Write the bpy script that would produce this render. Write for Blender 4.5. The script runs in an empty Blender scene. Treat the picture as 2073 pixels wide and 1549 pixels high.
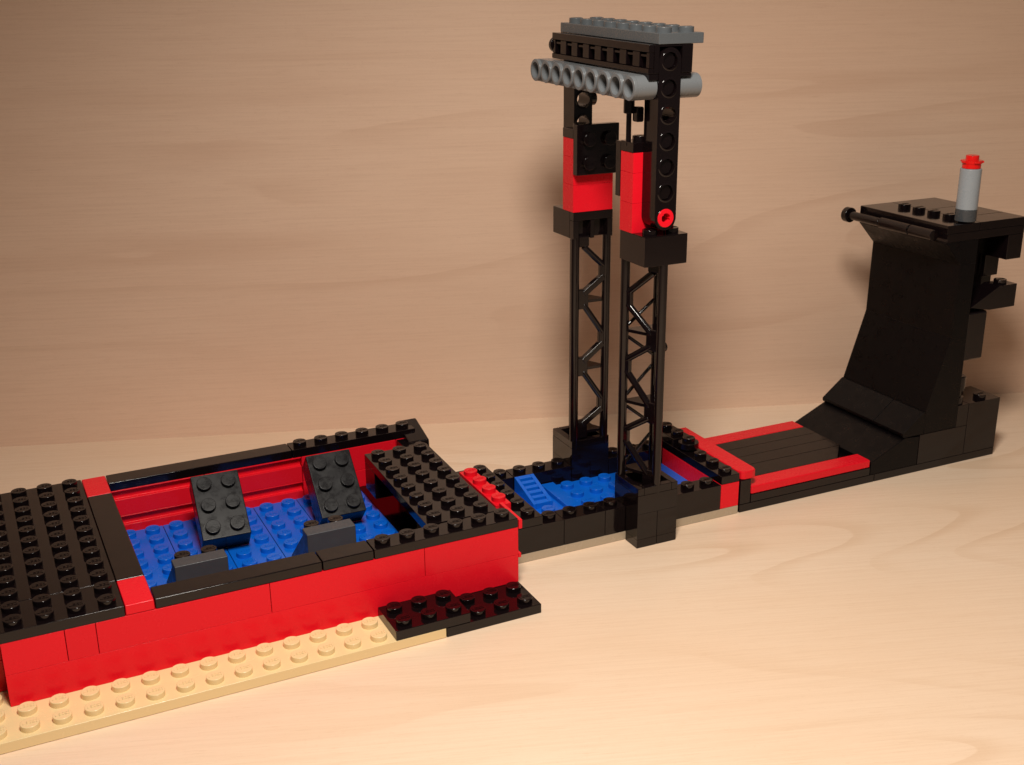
import bpy, bmesh, math, random
from mathutils import Matrix, Vector, Euler
random.seed(4)
S = 0.008                       # one stud pitch in metres; everything below is laid out in studs
R = math.radians
scene = bpy.context.scene
C = scene.collection

# ------------------------------------------------------------------ camera, world, lamps, exposure
cam = bpy.data.cameras.new("camera")
cam_o = bpy.data.objects.new("camera", cam); C.objects.link(cam_o)
cam_o.location = (-18.3256*S, -37.3265*S, 23.2145*S)
cam_o.rotation_euler = Euler((1.23841954, 0.00983980, -0.45504270), 'XYZ')
cam.sensor_fit = 'HORIZONTAL'; cam.sensor_width = 36.0
cam.lens = 2353.08/2073*36
cam.clip_start = 0.01; cam.clip_end = 20
scene.camera = cam_o
cam.dof.use_dof = True; cam.dof.focus_distance = 45*S; cam.dof.aperture_fstop = 75

world = bpy.data.worlds.new("World"); scene.world = world
world.use_nodes = True
wb = world.node_tree.nodes["Background"]
wb.inputs[0].default_value = (1.0, 0.85, 0.72, 1); wb.inputs[1].default_value = 0.10

def lamp(name, loc, target, cone, radius, power, col):
    l = bpy.data.lights.new(name, 'SPOT'); l.spot_size = math.radians(cone); l.spot_blend = 1.0
    l.shadow_soft_size = radius*S; l.energy = power; l.color = col
    o = bpy.data.objects.new(name, l); C.objects.link(o); o.location = Vector(loc)*S
    o.rotation_euler = (Vector(target)-Vector(loc)).to_track_quat('-Z', 'Y').to_euler()
    return o
lamp("desk_lamp", (-10, -23, 48), (2, -16, 0), 130, 6.0, 9.0, (1.0, 0.935, 0.84))

scene.view_settings.view_transform = 'Standard'
scene.view_settings.look = 'None'
scene.view_settings.exposure = 0.0
scene.view_settings.gamma = 1.0

# ------------------------------------------------------------------ materials
def nt(name):
    m = bpy.data.materials.new(name); m.use_nodes = True
    n = m.node_tree.nodes; l = m.node_tree.links
    return m, n, l, n["Principled BSDF"]

def plastic(name, col, rough=0.13, bump=0.10, grain=0.0, var=0.10, spec=.5):
    m, n, l, p = nt(name)
    tc = n.new("ShaderNodeTexCoord"); oi = n.new("ShaderNodeObjectInfo")
    mp = n.new("ShaderNodeVectorMath"); mp.operation = 'SCALE'; mp.inputs[3].default_value = 1/S
    off = n.new("ShaderNodeVectorMath"); off.operation = 'ADD'
    l.new(tc.outputs['Object'], mp.inputs[0]); l.new(mp.outputs[0], off.inputs[0])
    sc = n.new("ShaderNodeMath"); sc.operation = 'MULTIPLY'; sc.inputs[1].default_value = 40
    l.new(oi.outputs['Random'], sc.inputs[0]); l.new(sc.outputs[0], off.inputs[1])
    # base colour: a little variation from piece to piece, faint wear
    hsv = n.new("ShaderNodeHueSaturation"); hsv.inputs['Saturation'].default_value = 1.0; hsv.inputs['Color'].default_value = (*col, 1)
    vr = n.new("ShaderNodeMapRange"); vr.inputs[3].default_value = 1-var; vr.inputs[4].default_value = 1+var
    l.new(oi.outputs['Random'], vr.inputs[0]); l.new(vr.outputs[0], hsv.inputs['Value'])
    l.new(hsv.outputs[0], p.inputs['Base Color'])
    # roughness: handling marks
    nz = n.new("ShaderNodeTexNoise"); nz.inputs['Scale'].default_value = 2.2; nz.inputs['Detail'].default_value = 6
    nz.inputs['Roughness'].default_value = 0.65
    l.new(off.outputs[0], nz.inputs['Vector'])
    rr = n.new("ShaderNodeMapRange"); rr.inputs[1].default_value = 0.35; rr.inputs[2].default_value = 0.75
    rr.inputs[3].default_value = rough*0.75; rr.inputs[4].default_value = rough*1.7
    l.new(nz.outputs['Fac'], rr.inputs[0]); l.new(rr.outputs[0], p.inputs['Roughness'])
    # bump: slow sink waviness plus optional moulded grain
    wv = n.new("ShaderNodeTexNoise"); wv.inputs['Scale'].default_value = 0.9; wv.inputs['Detail'].default_value = 2
    l.new(off.outputs[0], wv.inputs['Vector'])
    b = n.new("ShaderNodeBump"); b.inputs['Strength'].default_value = bump; b.inputs['Distance'].default_value = 0.06*S
    l.new(wv.outputs['Fac'], b.inputs['Height'])
    last = b
    if grain:
        g = n.new("ShaderNodeTexNoise"); g.inputs['Scale'].default_value = 26; g.inputs['Detail'].default_value = 3
        l.new(off.outputs[0], g.inputs['Vector'])
        b2 = n.new("ShaderNodeBump"); b2.inputs['Strength'].default_value = grain; b2.inputs['Distance'].default_value = 0.03*S
        l.new(g.outputs['Fac'], b2.inputs['Height']); l.new(b.outputs[0], b2.inputs['Normal']); last = b2
    l.new(last.outputs[0], p.inputs['Normal'])
    p.inputs['IOR'].default_value = 1.52; p.inputs['Specular IOR Level'].default_value = spec
    return m

BLACK = plastic("black_plastic", (0.0048, 0.0026, 0.0030), 0.09, 0.09, var=.03, spec=.38)
DECKM = plastic("deck_black_plastic", (0.0040, 0.0022, 0.0026), 0.14, 0.06, var=.03, spec=.22)
DULL = plastic("worn_black_plastic", (0.054, 0.054, 0.062), 0.38, 0.05, 0.25)
PADM = plastic("satin_black_plastic", (0.0105, 0.0095, 0.0105), 0.27, 0.02, 0.08, spec=.22)
SLOPE = plastic("grained_black_plastic", (0.0024, 0.0018, 0.0022), 0.32, 0.04, 0.15, spec=.14)
RED = plastic("red_plastic", (0.74, 0.0075, 0.0185), 0.22, 0.10, var=0.04, spec=.20)
BLUE = plastic("blue_plastic", (0.0028, 0.112, 0.58), 0.19, 0.10, var=0.05, spec=.38)
TAN = plastic("tan_plastic", (0.76, 0.57, 0.30), 0.20, 0.08, var=0.04)
DTAN = plastic("dark_tan_plastic", (0.43, 0.345, 0.245), 0.22, 0.08, var=0.04)
GREY = plastic("grey_plastic", (0.155, 0.165, 0.175), 0.22, 0.08, var=0.05)
PGREY = plastic("mid_grey_plastic", (0.085, 0.093, 0.100), 0.24, 0.08, var=0.04)
LGREY = plastic("light_grey_plastic", (0.27, 0.30, 0.33), 0.25, 0.06, var=0.04)
DGREY = plastic("dark_grey_plastic", (0.055, 0.060, 0.066), 0.22, 0.06, var=0.04)
CLEARRED = plastic("bright_red_plastic", (0.75, 0.010, 0.008), 0.15, 0.05, var=0.0)

def wood(name, up, light, mid, dark, seed, rough=0.42, linew=.35, stretch=.016, rings=9.0):
    """pale veneer: long grain, cathedral contour lines, slow blotches; the grain runs along the panel"""
    m, n, l, p = nt(name)
    tc = n.new("ShaderNodeTexCoord")
    sc = n.new("ShaderNodeVectorMath"); sc.operation = 'SCALE'; sc.inputs[3].default_value = 1/S
    l.new(tc.outputs['Object'], sc.inputs[0])
    sep = n.new("ShaderNodeSeparateXYZ"); l.new(sc.outputs[0], sep.inputs[0])
    across = sep.outputs['Z'] if up else sep.outputs['Y']
    def comb(kx, ky, z):
        a = n.new("ShaderNodeMath"); a.operation = 'MULTIPLY'; a.inputs[1].default_value = kx; l.new(sep.outputs['X'], a.inputs[0])
        b = n.new("ShaderNodeMath"); b.operation = 'MULTIPLY'; b.inputs[1].default_value = ky; l.new(across, b.inputs[0])
        c = n.new("ShaderNodeCombineXYZ"); l.new(a.outputs[0], c.inputs[0]); l.new(b.outputs[0], c.inputs[1]); c.inputs[2].default_value = z+seed
        return c.outputs[0]
    def noise(v, scale=1.0, det=2, rough=0.5, dist=0.0):
        t = n.new("ShaderNodeTexNoise"); t.inputs['Scale'].default_value = scale; t.inputs['Detail'].default_value = det
        t.inputs['Roughness'].default_value = rough; t.inputs['Distortion'].default_value = dist
        l.new(v, t.inputs['Vector']); return t.outputs['Fac']
    def math2(op, a, b):
        t = n.new("ShaderNodeMath"); t.operation = op
        for i, q in enumerate((a, b)):
            if isinstance(q, (int, float)): t.inputs[i].default_value = q
            else: l.new(q, t.inputs[i])
        return t.outputs[0]
    def ramp(v, lo, hi, a=0.0, b=1.0, smooth=True):
        t = n.new("ShaderNodeMapRange"); t.interpolation_type = 'SMOOTHSTEP' if smooth else 'LINEAR'
        t.inputs[1].default_value = lo; t.inputs[2].default_value = hi; t.inputs[3].default_value = a; t.inputs[4].default_value = b
        l.new(v, t.inputs[0]); return t.outputs[0]
    def mixc(f, a, b):
        t = n.new("ShaderNodeMix"); t.data_type = 'RGBA'
        l.new(f, t.inputs[0])
        for i, q in ((6, a), (7, b)):
            if isinstance(q, tuple): t.inputs[i].default_value = (*q, 1)
            else: l.new(q, t.inputs[i])
        return t.outputs[2]
    broad = noise(comb(stretch, .075, 1.3), 1.0, 2.0, .45, .25)
    warp = noise(comb(.10, .5, 4.1), 1.0, 3, .5)
    field = math2('ADD', math2('MULTIPLY', broad, rings), math2('MULTIPLY', warp, .30))
    saw = math2('FRACT', field, 0.0)
    line = math2('MULTIPLY', ramp(saw, .62, .965), ramp(saw, 1.0, .975))     # late wood: fades in, ends sharply
    line = math2('MULTIPLY', line, ramp(noise(comb(.05, .16, 7.7), 1, 2), .40, .72, .0, 1))
    blotch = noise(comb(.035, .10, 9.2), 1, 3, .55)
    fibre = noise(comb(.22, 9.0, 2.2), 1, 4, .65)
    speck = noise(comb(2.2, 26.0, 6.6), 1, 2, .7)
    base = mixc(ramp(blotch, .32, .70), light, mid)
    base = mixc(math2('MULTIPLY', line, linew), base, dark)
    base = mixc(ramp(fibre, .35, .72, 0, .24), base, dark)
    base = mixc(ramp(speck, .60, .80, 0, .18), base, dark)
    pore = noise(comb(7.0, 9.0, 11.3), 1, 2, .8)
    base = mixc(ramp(pore, .55, .75, 0, .17), base, dark)
    streak = noise(comb(.9, 18.0, 14.9), 1, 3, .6)
    base = mixc(ramp(streak, .58, .70, 0, .30), base, dark)
    l.new(base, p.inputs['Base Color'])
    l.new(ramp(fibre, .2, .8, rough*.85, rough*1.2), p.inputs['Roughness'])
    b = n.new("ShaderNodeBump"); b.inputs['Strength'].default_value = .12; b.inputs['Distance'].default_value = .03*S
    l.new(fibre, b.inputs['Height']); l.new(b.outputs[0], p.inputs['Normal'])
    return m
TABLEWOOD = wood("table_veneer", False, (.80, .610, .455), (.78, .565, .400), (.62, .405, .250), 0.0, .40, .44, .013, 26.0)
WALLWOOD = wood("panel_veneer", True, (.73, .515, .378), (.695, .478, .345), (.55, .340, .228), 31.0, .48, .34, .011, 14.0)

# ------------------------------------------------------------------ mesh builder (units: studs)
class MB:
    """collects faces with their own corner normals, so that small edge roundings catch the light smoothly"""
    def __init__(s): s.v = []; s.f = []; s.n = []          # s.n: per face None (flat) or one normal per corner
    def add(s, vs, fs, ns=None, M=None):
        o = len(s.v); N3 = M.to_3x3().inverted().transposed() if M else None
        for p in vs:
            p = Vector(p); s.v.append(tuple((M @ p) if M else p))
        for k, f in enumerate(fs):
            s.f.append([i+o for i in f])
            q = ns[k] if ns else None
            if q is not None and N3 is not None: q = [tuple((N3 @ Vector(c)).normalized()) for c in q]
            s.n.append(q)
    def prism(s, poly, axis, a, b, bevel=.022, seg=1, M=None):
        """poly: 2D outline; axis 'x': (y,z), 'y': (x,z), 'z': (x,y); extruded from a to b; edges rounded"""
        bm = bmesh.new()
        def P(u, w, t):
            return {'x': (t, u, w), 'y': (u, t, w), 'z': (u, w, t)}[axis]
        A = [bm.verts.new(P(u, w, a)) for u, w in poly]; B = [bm.verts.new(P(u, w, b)) for u, w in poly]
        k = len(poly)
        bm.faces.new(A); bm.faces.new(list(reversed(B)))
        for i in range(k):
            j = (i+1) % k
            bm.faces.new((A[j], A[i], B[i], B[j]))
        bmesh.ops.recalc_face_normals(bm, faces=bm.faces)
        new = set()
        if bevel:
            es = [e for e in bm.edges if len(e.link_faces) == 2 and e.calc_face_angle(0) > .12]
            r = bmesh.ops.bevel(bm, geom=es, offset=bevel, segments=1, affect='EDGES', profile=.5, clamp_overlap=True)
            new = set(r['faces'])
        bm.normal_update(); bm.verts.index_update()
        big = {v.index: [f.normal.copy() for f in v.link_faces if f not in new] for v in bm.verts}
        ns = []
        for f in bm.faces:
            if f in new:
                q = []
                for v in f.verts:
                    c = big[v.index] or [f.normal]
                    q.append(tuple(max(c, key=lambda m: m.dot(f.normal))))
                ns.append(q)
            else: ns.append(None)
        s.add([v.co[:] for v in bm.verts], [[v.index for v in f.verts] for f in bm.faces], ns, M)
        bm.free()
    def box(s, x0, x1, y0, y1, z0, z1, bevel=.022, seg=1, M=None):
        s.prism([(x0, y0), (x1, y0), (x1, y1), (x0, y1)], 'z', z0, z1, bevel, seg, M)
    def lathe(s, prof, n=24, M=None, smooth=True, cap0=True, cap1=True):
        """prof: (r, z) along the outline; short steps blend into their neighbours, long ones stay crisp"""
        segn = []
        for (r0, z0), (r1, z1) in zip(prof, prof[1:]):
            d = Vector((z1-z0, -(r1-r0))); segn.append(d.normalized() if d.length else Vector((1, 0)))
        ln = [math.hypot(q[0]-p[0], q[1]-p[1]) for p, q in zip(prof, prof[1:])]
        vs = []; fs = []; ns = []
        m = len(prof)-1
        for i in range(m):
            def end(j, other):          # normal at an end shared with segment `other`
                if 0 <= other < m and ln[i] < .06:
                    if ln[other] >= .06: return segn[other]
                    return (segn[i]+segn[other]).normalized() if (segn[i]+segn[other]).length > .1 else segn[i]
                if ln[i] < .06 and other >= m and cap1: return Vector((0, 1))
                if ln[i] < .06 and other < 0 and cap0: return Vector((0, -1))
                return segn[i]
            na, nb = end(0, i-1), end(1, i+1)
            (r0, z0), (r1, z1) = prof[i], prof[i+1]; base = len(vs); N = []
            for r, z, q in ((r0, z0, na), (r1, z1, nb)):
                for k in range(n):
                    t = 2*math.pi*k/n; c, w = math.cos(t), math.sin(t)
                    vs.append((r*c, r*w, z)); N.append((q[0]*c, q[0]*w, q[1]))
            for k in range(n):
                j = (k+1) % n; ix = [k, j, n+j, n+k]
                fs.append([base+t for t in ix]); ns.append([N[t] for t in ix])
        for on, (r, z), rev in ((cap0, prof[0], True), (cap1, prof[-1], False)):
            if on and r > 0:
                b = len(vs); vs += [(r*math.cos(2*math.pi*k/n), r*math.sin(2*math.pi*k/n), z) for k in range(n)]
                fs.append([b+k for k in (reversed(range(n)) if rev else range(n))]); ns.append(None)
        s.add(vs, fs, ns, M)
    def cyl(s, p, q, r, n=20, ch=.03, M=None):
        p, q = Vector(p), Vector(q); L = (q-p).length
        T = Matrix.Translation(p) @ (q-p).to_track_quat('Z', 'Y').to_matrix().to_4x4()
        if M: T = M @ T
        s.lathe([(r-ch, 0), (r, ch), (r, L-ch), (r-ch, L)], n, T)
    def ring(s, p, q, ro, ri, n=24, M=None):
        p, q = Vector(p), Vector(q); L = (q-p).length
        T = Matrix.Translation(p) @ (q-p).to_track_quat('Z', 'Y').to_matrix().to_4x4()
        if M: T = M @ T
        c = .025
        s.lathe([(ri, 0), (ri+c*.5, 0), (ro-c, 0), (ro, c), (ro, L-c), (ro-c, L), (ri, L), (ri, 0)], n, T, cap0=False, cap1=False)
    def build(s, name, mat, parent=None, label=None):
        me = bpy.data.meshes.new(name)
        me.from_pydata([(x*S, y*S, z*S) for x, y, z in s.v], [], s.f)
        me.materials.append(mat); me.update()
        me.polygons.foreach_set("use_smooth", [q is not None for q in s.n])
        if any(q is not None for q in s.n):
            ln = []
            for p, q in zip(me.polygons, s.n):
                if q is None: ln += [tuple(p.normal)]*p.loop_total
                else: ln += q
            me.normals_split_custom_set(ln)
        o = bpy.data.objects.new(name, me); C.objects.link(o)
        if parent: o.parent = parent
        if label: o["label"] = label
        return o

# a stud with its raised lettering, as plain lists
def stud_template():
    t = MB()
    t.lathe([(.304, -.01), (.304, .182), (.298, .199), (.280, .208)], 22)
    def bar(x0, y0, x1, y1, w=.020):
        d = Vector((x1-x0, y1-y0, 0)); L = d.length; d.normalize(); nn = Vector((-d.y, d.x, 0))*w*.5
        e = d*w*.5; a = Vector((x0, y0, 0))-e; b = Vector((x1, y1, 0))+e
        z0, z1 = Vector((0, 0, .207)), Vector((0, 0, .219))
        q = [a-nn, b-nn, b+nn, a+nn]; k = .7; c = (a+b)/2
        vs = [p+z0 for p in q]+[c+(p-c)*.985+z1 for p in q]
        t.add(vs, [[4, 5, 6, 7], [0, 1, 5, 4], [1, 2, 6, 5], [2, 3, 7, 6], [3, 0, 4, 7]])
    w, h, x = .075, .13, -.205
    y0, y1 = -h/2, h/2
    bar(x, y1, x, y0); bar(x, y0, x+w, y0); x += .115
    bar(x, y1, x, y0)
    for yy in (y0, 0, y1): bar(x, yy, x+w, yy)
    x += .115
    bar(x, y1, x, y0); bar(x, y1, x+w, y1); bar(x, y0, x+w, y0); bar(x+w, y0, x+w, 0); bar(x+w*.5, 0, x+w, 0); x += .115
    bar(x, y1, x, y0); bar(x, y1, x+w, y1); bar(x, y0, x+w, y0); bar(x+w, y0, x+w, y1)
    return t
STUD = stud_template()
ROT = {k: Matrix.Rotation(k*math.pi/2, 4, 'Z') for k in range(4)}
def studs(mb, pts, z, M=None, turn=0):
    for x, y in pts:
        T = Matrix.Translation((x, y, z)) @ ROT[turn]
        if M: T = M @ T
        mb.add(STUD.v, STUD.f, STUD.n, T)
def grid(x0, x1, y0, y1, skip=()):
    return [(x0+.5+i, y0+.5+j) for i in range(int(round(x1-x0))) for j in range(int(round(y1-y0))) if (x0+.5+i, y0+.5+j) not in skip]

def thing(name, label, cat, org=(0, 0, 0), rz=0.0):
    o = bpy.data.objects.new(name, None); C.objects.link(o); o.empty_display_size = .01
    o.location = Vector(org)*S; o.rotation_euler = (0, 0, rz); o["label"] = label; o["category"] = cat
    return o
G = .011                         # moulding gap round every piece
class Kit:
    """builds parts for one thing; coordinates in studs, relative to the thing's origin"""
    def __init__(s, root, org=(0, 0)): s.root = root; s.o = org
    def brick(s, name, x0, x1, y0, y1, z0, z1, mat, st=None, label=None, bevel=.022, turn=0, M=None, parent=None):
        ox, oy = s.o; mb = MB()
        mb.box(x0+G-ox, x1-G-ox, y0+G-oy, y1-G-oy, z0+.003, z1-.003, bevel, M=M)
        if st is True: st = grid(x0, x1, y0, y1)
        if st: studs(mb, [(x-ox, y-oy) for x, y in st], z1-.003, M, turn)
        return mb.build(name, mat, parent or s.root, label)
    def prism(s, name, poly, axis, a, b, mat, label=None, st=None, z=0, bevel=.022, turn=0, parent=None):
        ox, oy = s.o; mb = MB()
        if axis == 'y': poly = [(u-ox, w) for u, w in poly]; a -= oy; b -= oy
        elif axis == 'x': poly = [(u-oy, w) for u, w in poly]; a -= ox; b -= ox
        else: poly = [(u-ox, w-oy) for u, w in poly]
        mb.prism(poly, axis, a+G, b-G, bevel)
        if st: studs(mb, [(x-ox, y-oy) for x, y in st], z, None, turn)
        return mb.build(name, mat, parent or s.root, label)

# ------------------------------------------------------------------ the setting
WA = R(-19.0016)                                   # the back panel's heading
def setting(name, bm_box, mat, loc, rz):
    mb = MB(); mb.box(*bm_box, bevel=0)
    o = mb.build(name, mat); o["kind"] = "structure"; o.location = Vector(loc)*S; o.rotation_euler = (0, 0, rz)
    return o
w0 = (-17.8, 26.42)
setting("table_top", (-70, 120, -75, 2, -2.2, 0), TABLEWOOD, (w0[0], w0[1], 0), WA)
setting("back_wall", (-70, 120, .02, 1.9, -1.0, 62), WALLWOOD, (w0[0], w0[1], 0), WA)

# ------------------------------------------------------------------ 1. the large red and black pool
pool = thing("toy_pool", "large red brick pool with blue floor and two tilted black pads on a tan plate", "toy pool", (-9.5, 6, 0))
K = Kit(pool, (-9.5, 6))
# tan base plates
K.brick("base_plate", -26, -4, -2, 1, 0, .4, TAN, grid(-26, -6, -2, 0)+grid(-26, -19, 0, 1), "tan plate")
K.brick("base_plate", -23, 0, 1, 12, 0, .4, TAN, None, "tan plate")
K.brick("plate", -4, 0, -2, 0, 0, .4, BLACK, grid(-3, 0, -2, 0), "black plate lying on the table")
K.brick("plate", -6, -3, -2, 0, .4, .8, BLACK, True, "black plate on the end of the tan plate")
K.brick("plate", -4, 0, 0, 1, 0, .4, BLACK)
# front wall: a low course of long bricks, an upper course with visible joints
K.brick("brick", -19, 0, 0, 1, .4, 1.6, RED, None, "long red brick", bevel=.005)
for a, b in ((-19, -17), (-17, -16), (-16, -10), (-10, -4), (-4, 0)):
    K.brick("brick", a, b, 0, 1, 1.6, 2.8, RED, None, "red brick", bevel=.007)
for z in (.4, 1.6): K.brick("brick", -24, -19, 1.1, 2.1, z, z+1.2, RED, None, "red brick")
# back wall: grooved bricks then smooth ones
for z in (.4, 1.6):
    prof = [(11, z), (12, z), (12, z+1.2), (11, z+1.2), (11, z+1.13), (11.2, z+1.13), (11.2, z+.76), (11, z+.76)]
    for a, b in ((-14, -10), (-10, -5.6)): K.prism("grooved_brick", prof, 'x', a, b, RED, "red brick with a long groove")
    K.brick("brick", -5.6, -1, 11, 12, z, z+1.2, RED, None, "red brick")
    K.brick("brick", -1, 0, 11, 12, z, z+1.2, RED, None, "red brick")
    K.brick("brick", -24, -14, 11, 12, z, z+1.2, RED, None, "red brick")
    K.brick("brick", -15, -14, 1, 11, z, z+1.2, BLACK, None)
    K.brick("brick", -1, 0, 1, 11, z, z+1.2, BLACK, None)
# blue floor
pads_foot = [(-10.5, 7.5), (-9.5, 7.5), (-10.5, 8.5), (-9.5, 8.5), (-10.5, 9.5), (-9.5, 9.5),
             (-5.5, 7.5), (-4.5, 7.5), (-5.5, 8.5), (-4.5, 8.5), (-5.5, 9.5), (-4.5, 9.5)]
for a, b in ((-14, -12), (-12, -10), (-10, -8), (-8, -6), (-6, -3)):
    st = [q for q in grid(a, b, 1, 11, pads_foot) if not (2.4 < q[1] < 5.6 and (-13 < q[0] < -10.7 or -8 < q[0] < -5.7))]
    K.brick("floor_plate", a, b, 1, 11, .4, .8, BLUE, st, "blue floor plate", bevel=.012)
K.brick("floor_plate", -1.85, -1, 1, 11, .4, .8, BLUE, None, "blue floor plate")
K.brick("floor_tile", -3, -1.85, 1, 11, .4, .79, BLACK, None, "smooth black floor tile")
# left deck
for a, b in ((-19, -15), (-25, -19)):
    K.brick("deck_plate", a, b, 2, 12, 2.8, 3.2, BLACK, True, bevel=.018)
    K.brick("deck_plate", a, b, 0, 2, 2.8, 3.2, BLACK, True, bevel=.018)
# rim tiles
K.brick("tile", -15, -14, 0, 2, 2.8, 3.2, RED, None, "red tile", .042)
K.brick("tile", -15, -14, 10, 12, 2.8, 3.2, RED, None, "red tile", .042)
K.brick("tile", -15, -14, 2, 10, 2.8, 3.2, BLACK, None, None, .042)
K.brick("tile", -14, -8, 0, 1, 2.8, 3.2, BLACK, None, None, .042)
K.brick("tile", -8, -6, 0, 1, 2.8, 3.2, BLACK, None, None, .042)
K.brick("tile", -14, -6, 11, 12, 2.8, 3.2, BLACK, None, None, .03)
K.brick("plate", -6, 0, 0, 1, 2.8, 3.2, BLACK, True)
K.brick("plate", -6, 0, 11, 12, 2.8, 3.2, BLACK, True)
# right deck plate, set a little askew, and the brick that props it
Mk = Matrix.Translation((-1.85+9.5, 5.05-6, 0)) @ Matrix.Rotation(R(-1.6), 4, 'Z')
mb = MB(); mb.box(-1.5+G, 1.5-G, -4+G, 4-G, 2.803, 3.197, .018, M=Mk)
studs(mb, grid(-2, 1, -4, 4) and [(x, y-4+.5) for x in (-1, 0, 1) for y in range(8)], 3.197, Mk)
mb.build("deck_plate", BLACK, pool, "black deck plate set slightly askew")
mb = MB(); mb.box(-1.5+G, .4, 2.6, 3.98, 1.55, 2.80, .02, M=Mk); mb.build("brick", BLACK, pool)
# tilted piece on the far corner
mb = MB()
mb.prism([(10.25-6, 2.25), (10.32-6, 2.82), (12.0-6, 3.36), (12.0-6, 2.3)], 'x', -.62+9.5, .42+9.5, .07, 3)
mb.build("corner_tile", BLACK, pool, "black corner piece tilted down towards the front")
# red edge pieces on the right end
K.brick("edge_strip", .02, .20, .02, 1.85, 2.70, 3.10, RED, None, "thin red strip on the end of the wall", .015)
K.brick("edge_strip", .02, .16, .05, 1.85, 1.42, 1.62, RED, None, "thin red strip on the end of the wall", .015)
# two starting blocks: a stepped support and a tilted two by three brick each
def start_block(x, z1):
    K.prism("slope_support", [(2.72, .8), (5.42, .8), (5.42, .95), (3.42, z1-.30), (3.42, z1), (2.72, z1)], 'x', x, x+2, DULL, "scuffed dull black support block", bevel=.035)
    mb = MB(); studs(mb, [(x+.5+9.5, 3.80-6), (x+1.5+9.5, 3.80-6)], z1-.26); mb.build("stud", BLACK, pool)
start_block(-12.86, 2.86)
start_block(-7.80, 3.02)
def start_pad(cx, cy, cz, tilt, rot):
    M = Matrix.Translation((cx+9.5, cy-6, cz)) @ Matrix.Rotation(R(rot), 4, 'Z') @ Matrix.Rotation(R(tilt), 4, 'X') @ Matrix.Translation((0, 0, -.21))
    mb = MB(); mb.box(-1+G, 1-G, -1.5+G, 1.5-G, -1.2, 0, .035, 3, M)
    studs(mb, [(u, v) for u in (-.5, .5) for v in (-1, 0, 1)], 0, M)
    mb.build("tilted_pad", PADM, pool, "dull black two by three brick tilted back towards the camera")
    K.brick("hinge_base", cx-.8, cx+.8, cy+.6, cy+1.5, .8, 1.35, BLACK)
start_pad(-10.01, 7.70, 2.84, 41.3, -2.9)
start_pad(-5.03, 7.56, 2.84, 44.5, -.9)

# ------------------------------------------------------------------ 2. the small pool with the lattice gate
GZ = -0.01587
gate = thing("toy_gate", "small black brick pool carrying two tall lattice towers under a grey top plate", "toy gate", (6+.1793, 5-.0962, 0), GZ)
K = Kit(gate, (6, 5))
K.brick("base_plate", .05, 12, 2, 8, 0, .4, DTAN, None, "brownish tan base plate", .015)
for a, b in ((0.02, 3), (3, 5), (5, 6), (8, 11)):
    K.brick("brick", a, b, 2, 3, .4, 1.6, BLACK, [(x, 2.5) for x in (2.5, 3.5, 4.5, 5.5, 8.5, 9.5, 10.5) if a < x < b], bevel=.008)
for a, b in ((0.02, 3), (3, 6), (8, 11)):
    K.brick("brick", a, b, 7, 8, .4, 1.6, BLACK, [(x, 7.5) for x in (2.5, 3.5, 4.5, 5.5, 8.5, 9.5, 10.5) if a < x < b])
K.brick("brick", .1, 2, 3, 7, .4, 1.6, BLACK)
K.brick("plate", 1, 2, 2, 8, 1.6, 2.0, BLACK, True)
K.brick("tile", .25, 1, 2, 8, 1.6, 1.98, BLACK)
K.brick("plate", .25, 1, 3, 7, 2.0, 2.4, RED, [(.62, 3.5), (.62, 4.5), (.62, 5.5), (.62, 6.5)], "red plate with four studs between the two pools")
K.brick("brick", 11, 12, 2, 7, .4, 1.6, RED, None, "red brick closing the end of the pool")
K.brick("brick", 11, 12, 7, 8, .4, 1.6, BLACK)
K.brick("plate", 11, 12, 2, 8, 1.6, 2.0, BLACK, [(11.5, 2.5), (11.5, 3.5), (11.5, 4.5)])
mb = MB(); mb.lathe([(.30, 2.0), (.30, 2.1), (.47, 2.1), (.49, 2.13), (.49, 2.37), (.47, 2.4)], 28, Matrix.Translation((11.5-6, 5.5-5, 0)))
studs(mb, [(5.5, .5)], 2.4); mb.build("round_plate", BLACK, gate)
K.brick("plate", 11, 12, 6, 8, 2.0, 2.4, BLACK, True)
K.brick("floor_plate", 2, 11, 3, 7, .4, .8, BLUE, [(3.5, 3.5), (3.5, 4.5)]+[(x+.5, y+.5) for x in (5, 6, 7) for y in range(3, 7)], "blue floor plate", .012)
K.brick("floor_tile", 4.34, 5.0, 3.1, 6.95, .8, 1.0, BLUE, None, "smooth blue strip", .02)
# grille slope with four slots
mb = MB(); ox, oy = 6, 5
zt = lambda y: 1.05+(y-5)*.275
ys = [5.0]+[v for k in range(5) for v in (5.22+k*.35, 5.22+k*.35+.17)]+[7.0]
mb.prism([(5-oy, .8), (7-oy, .8), (7-oy, zt(7)), (5-oy, zt(5))], 'x', 3+G-ox, 3.17-ox, .012)
mb.prism([(5-oy, .8), (7-oy, .8), (7-oy, zt(7)), (5-oy, zt(5))], 'x', 3.80-ox, 4-G-ox, .012)
for k in range(0, len(ys), 2):
    a, b = ys[k], ys[k+1]
    mb.prism([(a-oy, .8), (b-oy, .8), (b-oy, zt(b)-.004), (a-oy, zt(a)-.004)], 'x', 3.172-ox, 3.798-ox, .008)
mb.prism([(5.03-oy, .8), (6.97-oy, .8), (6.97-oy, zt(6.97)-.22), (5.03-oy, zt(5.03)-.16)], 'x', 3.16-ox, 3.81-ox, 0)
mb.build("grille_slope", BLUE, gate, "blue sloping grille piece with slots")
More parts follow.
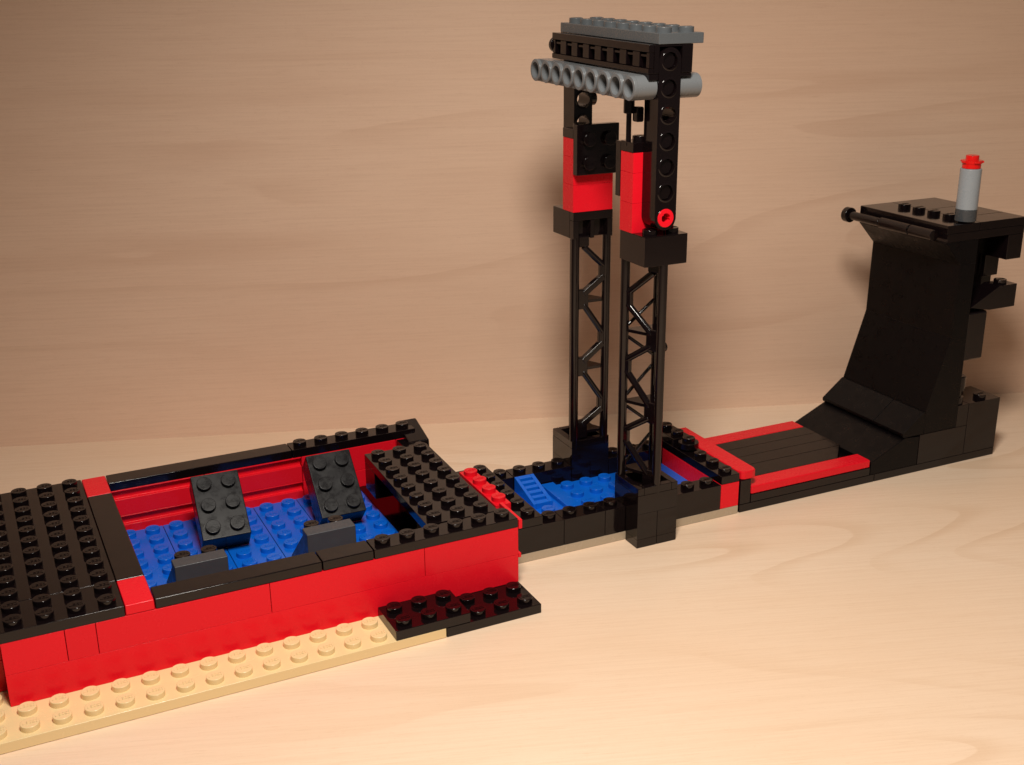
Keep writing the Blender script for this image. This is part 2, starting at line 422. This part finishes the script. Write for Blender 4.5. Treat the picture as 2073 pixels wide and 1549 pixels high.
# towers
def tower(front):
    y0 = 1 if front else 7
    fl = (lambda y: y) if front else (lambda y: 10-y)              # the back tower mirrors the front one about y = 5
    def yb(a, b): a, b = fl(a), fl(b); return (min(a, b), max(a, b))
    for x in (6, 7):
        K.brick("brick", x, x+1, y0, y0+2, .4, 1.6, BLACK, bevel=.006)
        K.brick("brick", x, x+1, *yb(1, 1.985), 0.0, .4, BLACK, bevel=.006)
    mb = MB()
    P = lambda x, y, z: Vector((x-6, fl(y)-5, z))
    # base block with a pocket, top block with pockets in the outer face
    def bx(x0, x1, ya, yb_, z0, z1, bev=.02):
        a, b = fl(ya), fl(yb_)
        mb.box(x0-6, x1-6, min(a, b)-5, max(a, b)-5, z0, z1, bev)
    bx(6+G, 8-G, 1+G, 3-G, 1.6, 2.45, .006)
    bx(6+G, 6.32, 1+G, 3-G, 2.452, 2.8); bx(7.68, 8-G, 1+G, 3-G, 2.452, 2.8)
    bx(6.322, 7.678, 1+G, 1.30, 2.452, 2.8); bx(6.322, 7.678, 2.70, 3-G, 2.452, 2.8)
    if front:
        bx(6+G, 8-G, 1+G, 3-G, 12.4, 13.6)
    else:
        bx(6+G, 8-G, 1+G, 2.62, 12.4, 13.6)
        bx(6+G, 8-G, 2.622, 3-G, 13.22, 13.6)
        for a, b in ((6+G, 6.28), (6.86, 7.06), (7.72, 8-G)): bx(a, b, 2.622, 3-G, 12.4, 13.218)
    A, B, D = (6.20, 2.80), (7.0, 1.20), (7.80, 2.80)
    for q in (A, B, D): mb.cyl(P(*q, 2.35), P(*q, 12.5), .195, 18)
    if front:
        zB, zA, zD = [2.9, 5.97, 9.15, 12.25], [4.70, 7.85, 10.75], [4.70, 7.85, 10.75]
        faces = [(A, zA, B, zB), (A, [3.0, 6.2, 9.3], D, [4.7, 7.85, 10.75])]
    else:
        zL, zR = [3.3, 6.40, 9.60, 12.25], [4.45, 7.65, 10.80]
        faces = [(D, zR, A, zL)]
    for fi, (p, zp, q, zq) in enumerate(faces):
        d = (Vector((q[0], q[1], 0))-Vector((p[0], p[1], 0))); L = d.length; d /= L
        near = fi == 0; rad = .145 if near else .075
        if near:
            for (c, zs, sg, big) in ((p, zp, 1, False), (q, zq, -1, True)):
                for z in zs:
                    hz = (.46 if big else .36) if z < 12 else .25
                    w = .36 if big else .20
                    ctr = P(c[0]+d.x*sg*w*.85, c[1]+d.y*sg*w*.85, z)
                    dd = Vector((d.x, fl(d.y)-fl(0), 0))
                    T = Matrix.Translation(ctr) @ Matrix.Rotation(math.atan2(dd.y, dd.x), 4, 'Z')
                    mb.box(-w, w, -.12, .12, -hz, hz, .05, 1, T)
        every = sorted([(z, 0) for z in zp]+[(z, 1) for z in zq])
        for (za, ia), (zb, ib) in zip(every, every[1:]):
            if ia == ib or abs(za-zb) < .3: continue
            ca, cb = ((p, q) if ia == 0 else (q, p))
            sa = 1 if ia == 0 else -1
            ga = .42 if (near and ia == 1) else .16; gb = .42 if (near and ib == 1) else .16
            u = P(ca[0]+d.x*sa*ga, ca[1]+d.y*sa*ga, za+.24); v = P(cb[0]-d.x*sa*gb, cb[1]-d.y*sa*gb, zb-.24)
            if near and not front and ia == 1:
                e = v-u; mb.box(-rad, rad, -rad, rad, 0, e.length, .03, 1, Matrix.Translation(u) @ e.to_track_quat('Z', 'Y').to_matrix().to_4x4())
            else: mb.cyl(u, v, rad, 14)
    for z in ((9.45, 6.25, 3.1) if not front else (9.35, 6.2, 3.1)):
        mb.prism([(x-6, fl(y)-5) for x, y in (A, B, D)], 'z', z-.07, z+.07, .01)
    if front:
        mb.cyl(P(7.72, 2.5, 8.45), P(8.06, 2.5, 8.45), .22, 16)
    mb.build("lattice_tower", BLACK, gate, "black triangular lattice tower nearer the front" if front else "black triangular lattice tower at the back")
    if front: K.brick("plate", 6, 8, 1, 2, 13.6, 13.62, BLACK, [(6.5, 1.5), (7.5, 1.5)], bevel=0)
    # red column, cap, side plate
    rb = yb(2, 3)
    for z0, z1 in ((13.6, 14.8), (14.8, 16.0), (16.0, 16.8)):
        K.brick("brick", 5.97, 7.97, *rb, z0, z1, RED, None, "red brick in the tower", .012)
    K.brick("cap_plate", 5.95, 7.98, *rb, 16.8, 17.2, BLACK, [(6.55, fl(2.5))])
    ya, yb2 = (3.0, 3.4) if front else (6.6, 7.0)
    mb = MB()
    if front:
        mb.box(-.02, 1.98, ya-5+.012, yb2-5, 14.95, 17.15, .02)
    else:
        mb.box(-.06, 2.0, ya-5, yb2-5-.012, 15.27, 17.42, .03)
        T = Matrix.Translation((.97, ya-5, 16.3)) @ Matrix.Rotation(R(90), 4, 'X')
        studs(mb, [(-.5, -.5), (.5, -.5), (-.5, .5), (.5, .5)], 0, T)
    mb.build("side_plate", BLACK, gate)
    # lift arm, nine holes tall, bored front to back
    mb = MB(); aL, aR = (6.40, 7.38) if front else (6.53, 7.43); cx = (aL+aR)/2; n = 7; yA, yB = yb(1.0, 1.985)
    z0 = 14.325 if front else 14.325; 
    hole = .31; N = 14
    for k in range(n):
        zc = z0+k
        ring = [(cx+hole*math.cos(2*math.pi*i/32), zc+hole*math.sin(2*math.pi*i/32)) for i in range(32)]
        half = (aR-aL)/2
        out = []
        for i in range(32):
            t = 2*math.pi*i/32; c_, s_ = math.cos(t), math.sin(t)
            if (k == 0 and s_ < 0) or (k == n-1 and s_ > 0): r_ = half
            else: r_ = min(half/abs(c_) if abs(c_) > 1e-6 else 9, .5/abs(s_) if abs(s_) > 1e-6 else 9)
            rnd = (k == 0 and s_ < 0) or (k == n-1 and s_ > 0)
            out.append((cx+math.copysign(half, c_), zc+math.copysign(.5, s_)) if i % 8 == 4 and not rnd else (cx+r_*c_, zc+r_*s_))
        vs = []; fs = []
        for pts, y in ((ring, yA), (out, yA), (out, yB), (ring, yB)): vs += [(x-6, y-5, z) for x, z in pts]
        for i in range(32):
            j = (i+1) % 32
            for r0, r1 in ((0, 1), (1, 2), (2, 3), (3, 0)): fs.append([r0*32+i, r1*32+i, r1*32+j, r0*32+j])
        mb.add(vs, fs)
        # counterbore lip
        mb.ring((cx-6, yA-5-.015, zc), (cx-6, yA-5+.05, zc), .40, .31, 24)
        if k in ((1, 2, 3, 5, 6) if front else (1, 2, 6)): mb.cyl((cx-6, yA-5+.10, zc), (cx-6, yB-5-.05, zc), .30, 18)
    arm = mb.build("lift_arm", BLACK, gate)
    if front:
        mb = MB(); mb.ring((cx-6, yA-5-.06, z0), (cx-6, yA-5+.5, z0), .37, .20, 24)
        for t in (-90, 45, 160):
            a = R(t); mb.box(-.03, .03, .16, .24, -.02, .4, 0, M=Matrix.Translation((cx-6, yA-5-.05, z0)) @ Matrix.Rotation(R(90), 4, 'X') @ Matrix.Rotation(a, 4, 'Z') @ Matrix.Translation((0, 0, -.4)))
        pn = mb.build("pin", RED, arm, "red pin in the lowest hole")
    # half pins on the inner sides
    mb = MB()
    if front: mb.box(6.10-6, 6.42-6, 2.0-5, 2.4-5, 17.98, 18.56, .05)
    else: mb.cyl((7.36-6, 8.4-5, 18.32), (7.74-6, 8.4-5, 18.32), .30, 18)
    mb.build("half_pin", BLACK, arm)
tower(True); tower(False)
# head of the gate: it leans a little to the front
LEAN = Matrix.Translation((0, 1-5, 19.3)) @ Matrix.Rotation(R(1.45), 4, 'X') @ Matrix.Translation((0, 4, -19.3))
def beam(x0, x1, z, y_first, count, name, mat):
    mb = MB(); yc = [y_first+k for k in range(count)]; half = .47; hole = .335; N = 32
    for k, y in enumerate(yc):
        ring = []; out = []; mid = []; nrm = []
        for i in range(N):
            t = 2*math.pi*i/N; c_, s_ = math.cos(t), math.sin(t); rnd = (k == 0 and c_ < 0) or (k == count-1 and c_ > 0)
            if (k == 0 and c_ < 0) or (k == count-1 and c_ > 0): r_ = half
            else: r_ = min(.5/abs(c_) if abs(c_) > 1e-6 else 9, half/abs(s_) if abs(s_) > 1e-6 else 9)
            ring.append((y+hole*c_, z+hole*s_)); out.append((y+math.copysign(.5, c_), z+math.copysign(half, s_)) if i % 8 == 4 and not rnd else (y+r_*c_, z+r_*s_))
            nrm.append(((0, c_, s_) if rnd else ((0, 0, math.copysign(1, s_)) if abs(s_) > .7 else (0, math.copysign(1, c_), 0)), (0, -c_, -s_))); mid.append((y+.41*c_, z+.41*s_))
        vs = []; fs = []; sm = []
        for pts, x in ((ring, x0+.12), (mid, x0+.115), (out, x0+.13), (out, x1-.01), (ring, x1)): vs += [(x-6, yy-5, zz) for yy, zz in pts]
        for i in range(N):
            j = (i+1) % N
            for r0, r1 in ((0, 1), (1, 2), (2, 3), (3, 4), (4, 0)):
                fs.append([r0*N+j, r1*N+j, r1*N+i, r0*N+i])
                w_ = {2: 0, 4: 1}.get(r0)
                sm.append(None if w_ is None else [nrm[j][w_], nrm[j][w_], nrm[i][w_], nrm[i][w_]])
        # scalloped shoulder between the holes: a raised collar round each hole
        mb.add(vs, fs, sm, LEAN)
        mb.ring((x0-6-.03, y-5, z), (x0-6+.14, y-5, z), .47, .345, 28, LEAN)
        mb.ring((x1-6-.06, y-5, z), (x1-6+.012, y-5, z), .465, .345, 28, LEAN)
    return mb.build(name, mat, gate, "grey nine hole beam")
beam(5.40, 6.38, 19.325, 1.5, 9, "beam", GREY)
beam(7.40, 8.40, 19.325, 1.5, 9, "beam", GREY)
def head_brick(x0, x1, outer):
    mb = MB()
    z0, z1 = 19.86, 20.92
    xi = x0+.24 if outer else x0
    mb.box(xi-6, x1-6, 1.0-5+G, 9-5-G, z0, z1, .02, M=LEAN)
    if outer:
        mb.box(x0-6, xi-6-.002, 1-5+G, 9-5-G, z1-.28, z1, .02, M=LEAN); mb.box(x0-6, xi-6-.002, 1-5+G, 9-5-G, z0, z0+.20, .02, M=LEAN)
        for k in range(9):
            c = 1+k; a, b = max(c-.27, 1+G), min(c+.27, 9-G)
            mb.box(x0-6+.03, xi-6-.002, a-5, b-5, z0+.202, z1-.282, .03, M=LEAN)
        for k in range(8):
            y = 1.5+k; mb.box(x0-6+.07, xi-6-.002, y-.21-5, y+.21-5, z1-.46, z1-.36, .015, M=LEAN)
    return mb.build("holed_brick", BLACK, gate)
head_brick(5.93, 6.40, True)
head_brick(7.40, 7.88, False)
mb = MB(); mb.box(6.42-6, 7.38-6, 2.02-5, 7.96-5, 19.86, 20.90, .02, M=LEAN)
mb.box(6.405-6, 7.395-6, 1.03-5, 1.99-5, 20.84, 20.90, .0, M=LEAN)
mb.box(5.98-6, 6.398-6, 1.03-5, 1.9-5, 19.62, 19.855, .02, M=LEAN); mb.box(7.382-6, 7.86-6, 1.03-5, 2.2-5, 19.72, 19.855, .02, M=LEAN)
mb.build("brick", BLACK, gate)
mb = MB(); mb.cyl((6.2-6, 9-5-.02, 20.40), (6.2-6, 9.20-5, 20.40), .34, 20, M=LEAN); mb.build("half_pin", BLACK, gate)
mb = MB(); mb.cyl((7.88-6-.02, 1.9-5, 20.35), (8.08-6, 1.9-5, 20.35), .34, 20, M=LEAN); mb.build("half_pin", BLACK, gate)
mb = MB(); mb.box(6.33-6, 8.33-6, 1-5, 9-5, 20.925, 21.32, .022, M=LEAN)
studs(mb, [(6.83-6+i, 1.5-5+j) for i in range(2) for j in range(8)], 21.318, LEAN)
mb.build("top_plate", PGREY, gate, "grey two by eight plate on top")
mb = MB(); mb.cyl((6.05-6, 2.55-5, 17.0), (6.05-6, 2.55-5, 18.4), .105, 12); mb.cyl((6.05-6, 2.55-5, 18.28), (6.05-6, 2.55-5, 19.0), .22, 14)
mb.build("rod", BLACK, gate, "thin black rod between the cap and the grey beam")

# ------------------------------------------------------------------ 3. the curved ramp
ramp = thing("toy_ramp", "black curved brick ramp with red strips at its foot and a grey chimney", "toy ramp", (20+.1793, 5-.0962-.2222, 0), GZ)
K = Kit(ramp, (20, 5))
X1 = 27.84
K.brick("base_plate", 12.06, 20, 2, 8, 0, .4, BLACK); K.brick("base_plate", 20, X1, 2, 8, 0, .4, BLACK)
K.brick("plate", 12.68, 19.7, 2, 8, .4, .8, BLACK)
K.brick("brick", 12.06, 12.66, 2, 8, .4, 1.6, BLACK)
mb = MB()
pl = [(12.06, 2.30), (12.14, 2.10), (12.30, 2.02), (12.72, 2.02), (12.92, 2.10), (13.0, 2.32), (13.0, 8), (12.06, 8)]
mb.prism([(x-20, y-5) for x, y in pl], 'z', 1.6, 2.0, .045, 3)
mb.build("cross_tile", RED, ramp, "red tile with a rounded end lying across the foot of the ramp")
K.brick("tile", 12.68, 19.68, 2, 2.97, .8, 1.2, RED, None, "red tile along the front edge", .05)
K.brick("tile", 12.68, 19.68, 7.03, 8, .8, 1.2, RED, None, "red tile along the back edge", .04)
K.prism("tile", [(12.68, 2.97), (18.45, 2.97), (19.6, 4.2), (12.68, 4.2)], 'z', .8, 1.19, DECKM, bevel=.008)
K.brick("tile", 12.68, 19.68, 4.2, 5.15, .8, 1.19, DECKM, bevel=.008); K.brick("tile", 12.68, 19.68, 5.15, 6.1, .8, 1.19, DECKM, bevel=.008); K.brick("tile", 12.68, 19.68, 6.1, 7.03, .8, 1.19, DECKM, bevel=.008)
K.prism("slope_brick", [(19.72, .4), (22.66, .4), (22.66, 1.9), (21.75, 1.96), (19.72, 1.05)], 'y', 2, 8, SLOPE)
for a, b in ((2, 4.1), (4.1, 8)):
    K.prism("slope_brick", [(21.62, 1.98), (22.9, 1.98), (22.9, 3.14), (22.76, 3.14), (21.56, 2.20), (21.56, 2.08)], 'y', a, b, SLOPE, bevel=.012)
K.prism("slope_brick", [(22.92, 1.98), (25, 1.98), (25, 6.70), (23.99, 6.70), (22.84, 3.10)], 'y', 2, 8, SLOPE, bevel=.006)
K.prism("slope_brick", [(23.99, 6.70), (25, 6.70), (25, 10.34), (24.04, 10.34)], 'y', 2, 8, SLOPE, bevel=.006)
K.prism("inverted_slope", [(24.04, 10.34), (25, 10.34), (25, 11.5), (23.03, 11.5), (23.03, 11.42)], 'y', 2, 8, SLOPE, bevel=.006)
K.brick("brick", 22.68, 25.73, 2, 8, .4, 1.96, BLACK, bevel=.014)
K.brick("brick", 25.0, 25.73, 2, 8, 1.96, 3.1, BLACK, [(25.4, 2.55)], bevel=.014)
K.brick("brick", 25.73, X1, 2, 4, .4, 3.1, BLACK, [(26.9, 2.5), (26.3, 3.4)], bevel=.014)
K.brick("brick", 25.73, X1, 4, 8, .4, 2.2, BLACK, bevel=.014)
mb = MB(); o = Matrix.Translation((25.22-20, 2.5-5, 0))
mb.lathe([(.40, 3.1), (.40, 3.45), (.30, 3.47), (.30, 3.8), (.42, 3.82), (.42, 4.5), (.36, 4.55)], 24, o)
mb.build("round_post", BLACK, ramp)
K.brick("brick", 25.0, 26.26, 2.02, 3, 5.4, 7.85, BLACK, None, None, .09)
K.prism("bracket", [(25.0, 8.12), (26.3, 7.86), (27.94, 7.86), (27.94, 9.0), (26.75, 9.0)], 'y', 2, 3, BLACK, None, [(27.3, 2.5)], 8.99)
K.brick("brick", 25.0, 27.9, 3.6, 5, 7.9, 11.5, BLACK)
K.brick("brick", 26.9, 27.85, 3.2, 3.58, 9.2, 10.28, BLACK)
K.brick("brick", 25.0, 26.6, 3.0, 4.4, 7.9, 8.9, BLACK)
K.brick("brick", 26.94, 27.93, 2, 4, 10.28, 11.5, BLACK)
K.brick("beam", 23.02, 27.93, 2, 8, 11.5, 11.9, BLACK, bevel=.016)
for a, b, c_, d_ in ((22.98, 25, 2, 8), (25, 27.95, 2, 3.4), (25, 27.95, 3.4, 5.6), (25, 27.95, 5.6, 8)):
    K.brick("platform_tile" if a > 24 else "platform_plate", a, b, c_, d_, 11.9, 12.3, BLACK, [(24.5, 3.5), (24.5, 4.5), (24.5, 5.5), (24.5, 6.5)] if a < 24 else None)
mb = MB()
for (ya, yb_, r) in ((8.2, 8.55, .38), (6.05, 8.2, .22), (4.0, 6.0, .27), (2.45, 3.95, .27)):
    mb.cyl((22.62-20, yb_-5, 11.80), (22.62-20, ya-5, 11.80), r, 20)
for y in (5.9, 4.0, 7.6): mb.box(22.6-20, 23.0-20, y-.2-5, y+.2-5, 11.66, 11.94, .03)
mb.build("rail", BLACK, ramp, "black bar clipped along the platform edge")
T = Matrix.Translation((24.5-20, 2.5-5, 0))
mb = MB(); mb.lathe([(.30, 12.3), (.30, 12.34), (.47, 12.34), (.49, 12.37), (.49, 12.88), (.48, 12.9)], 32, T); ch = mb.build("chimney_base", DGREY, ramp, "dark grey foot of the chimney")
mb = MB(); mb.lathe([(.45, 12.9), (.485, 12.92), (.485, 14.76), (.46, 14.8)], 32, T); ch = mb.build("chimney", LGREY, ramp, "light grey cylindrical chimney")
mb = MB(); mb.lathe([(.40, 14.80), (.42, 14.82), (.42, 15.03), (.47, 15.05), (.47, 15.17), (.30, 15.19), (.30, 15.38), (.27, 15.4)], 28, T)
for k in range(5):
    a = 2*math.pi*k/5+.3
    mb.box(-.13, .13, .40, .52, 15.06, 15.16, .03, M=T @ Matrix.Rotation(a, 4, 'Z'))
mb.build("chimney_tip", CLEARRED, ch, "bright red tip of the chimney")
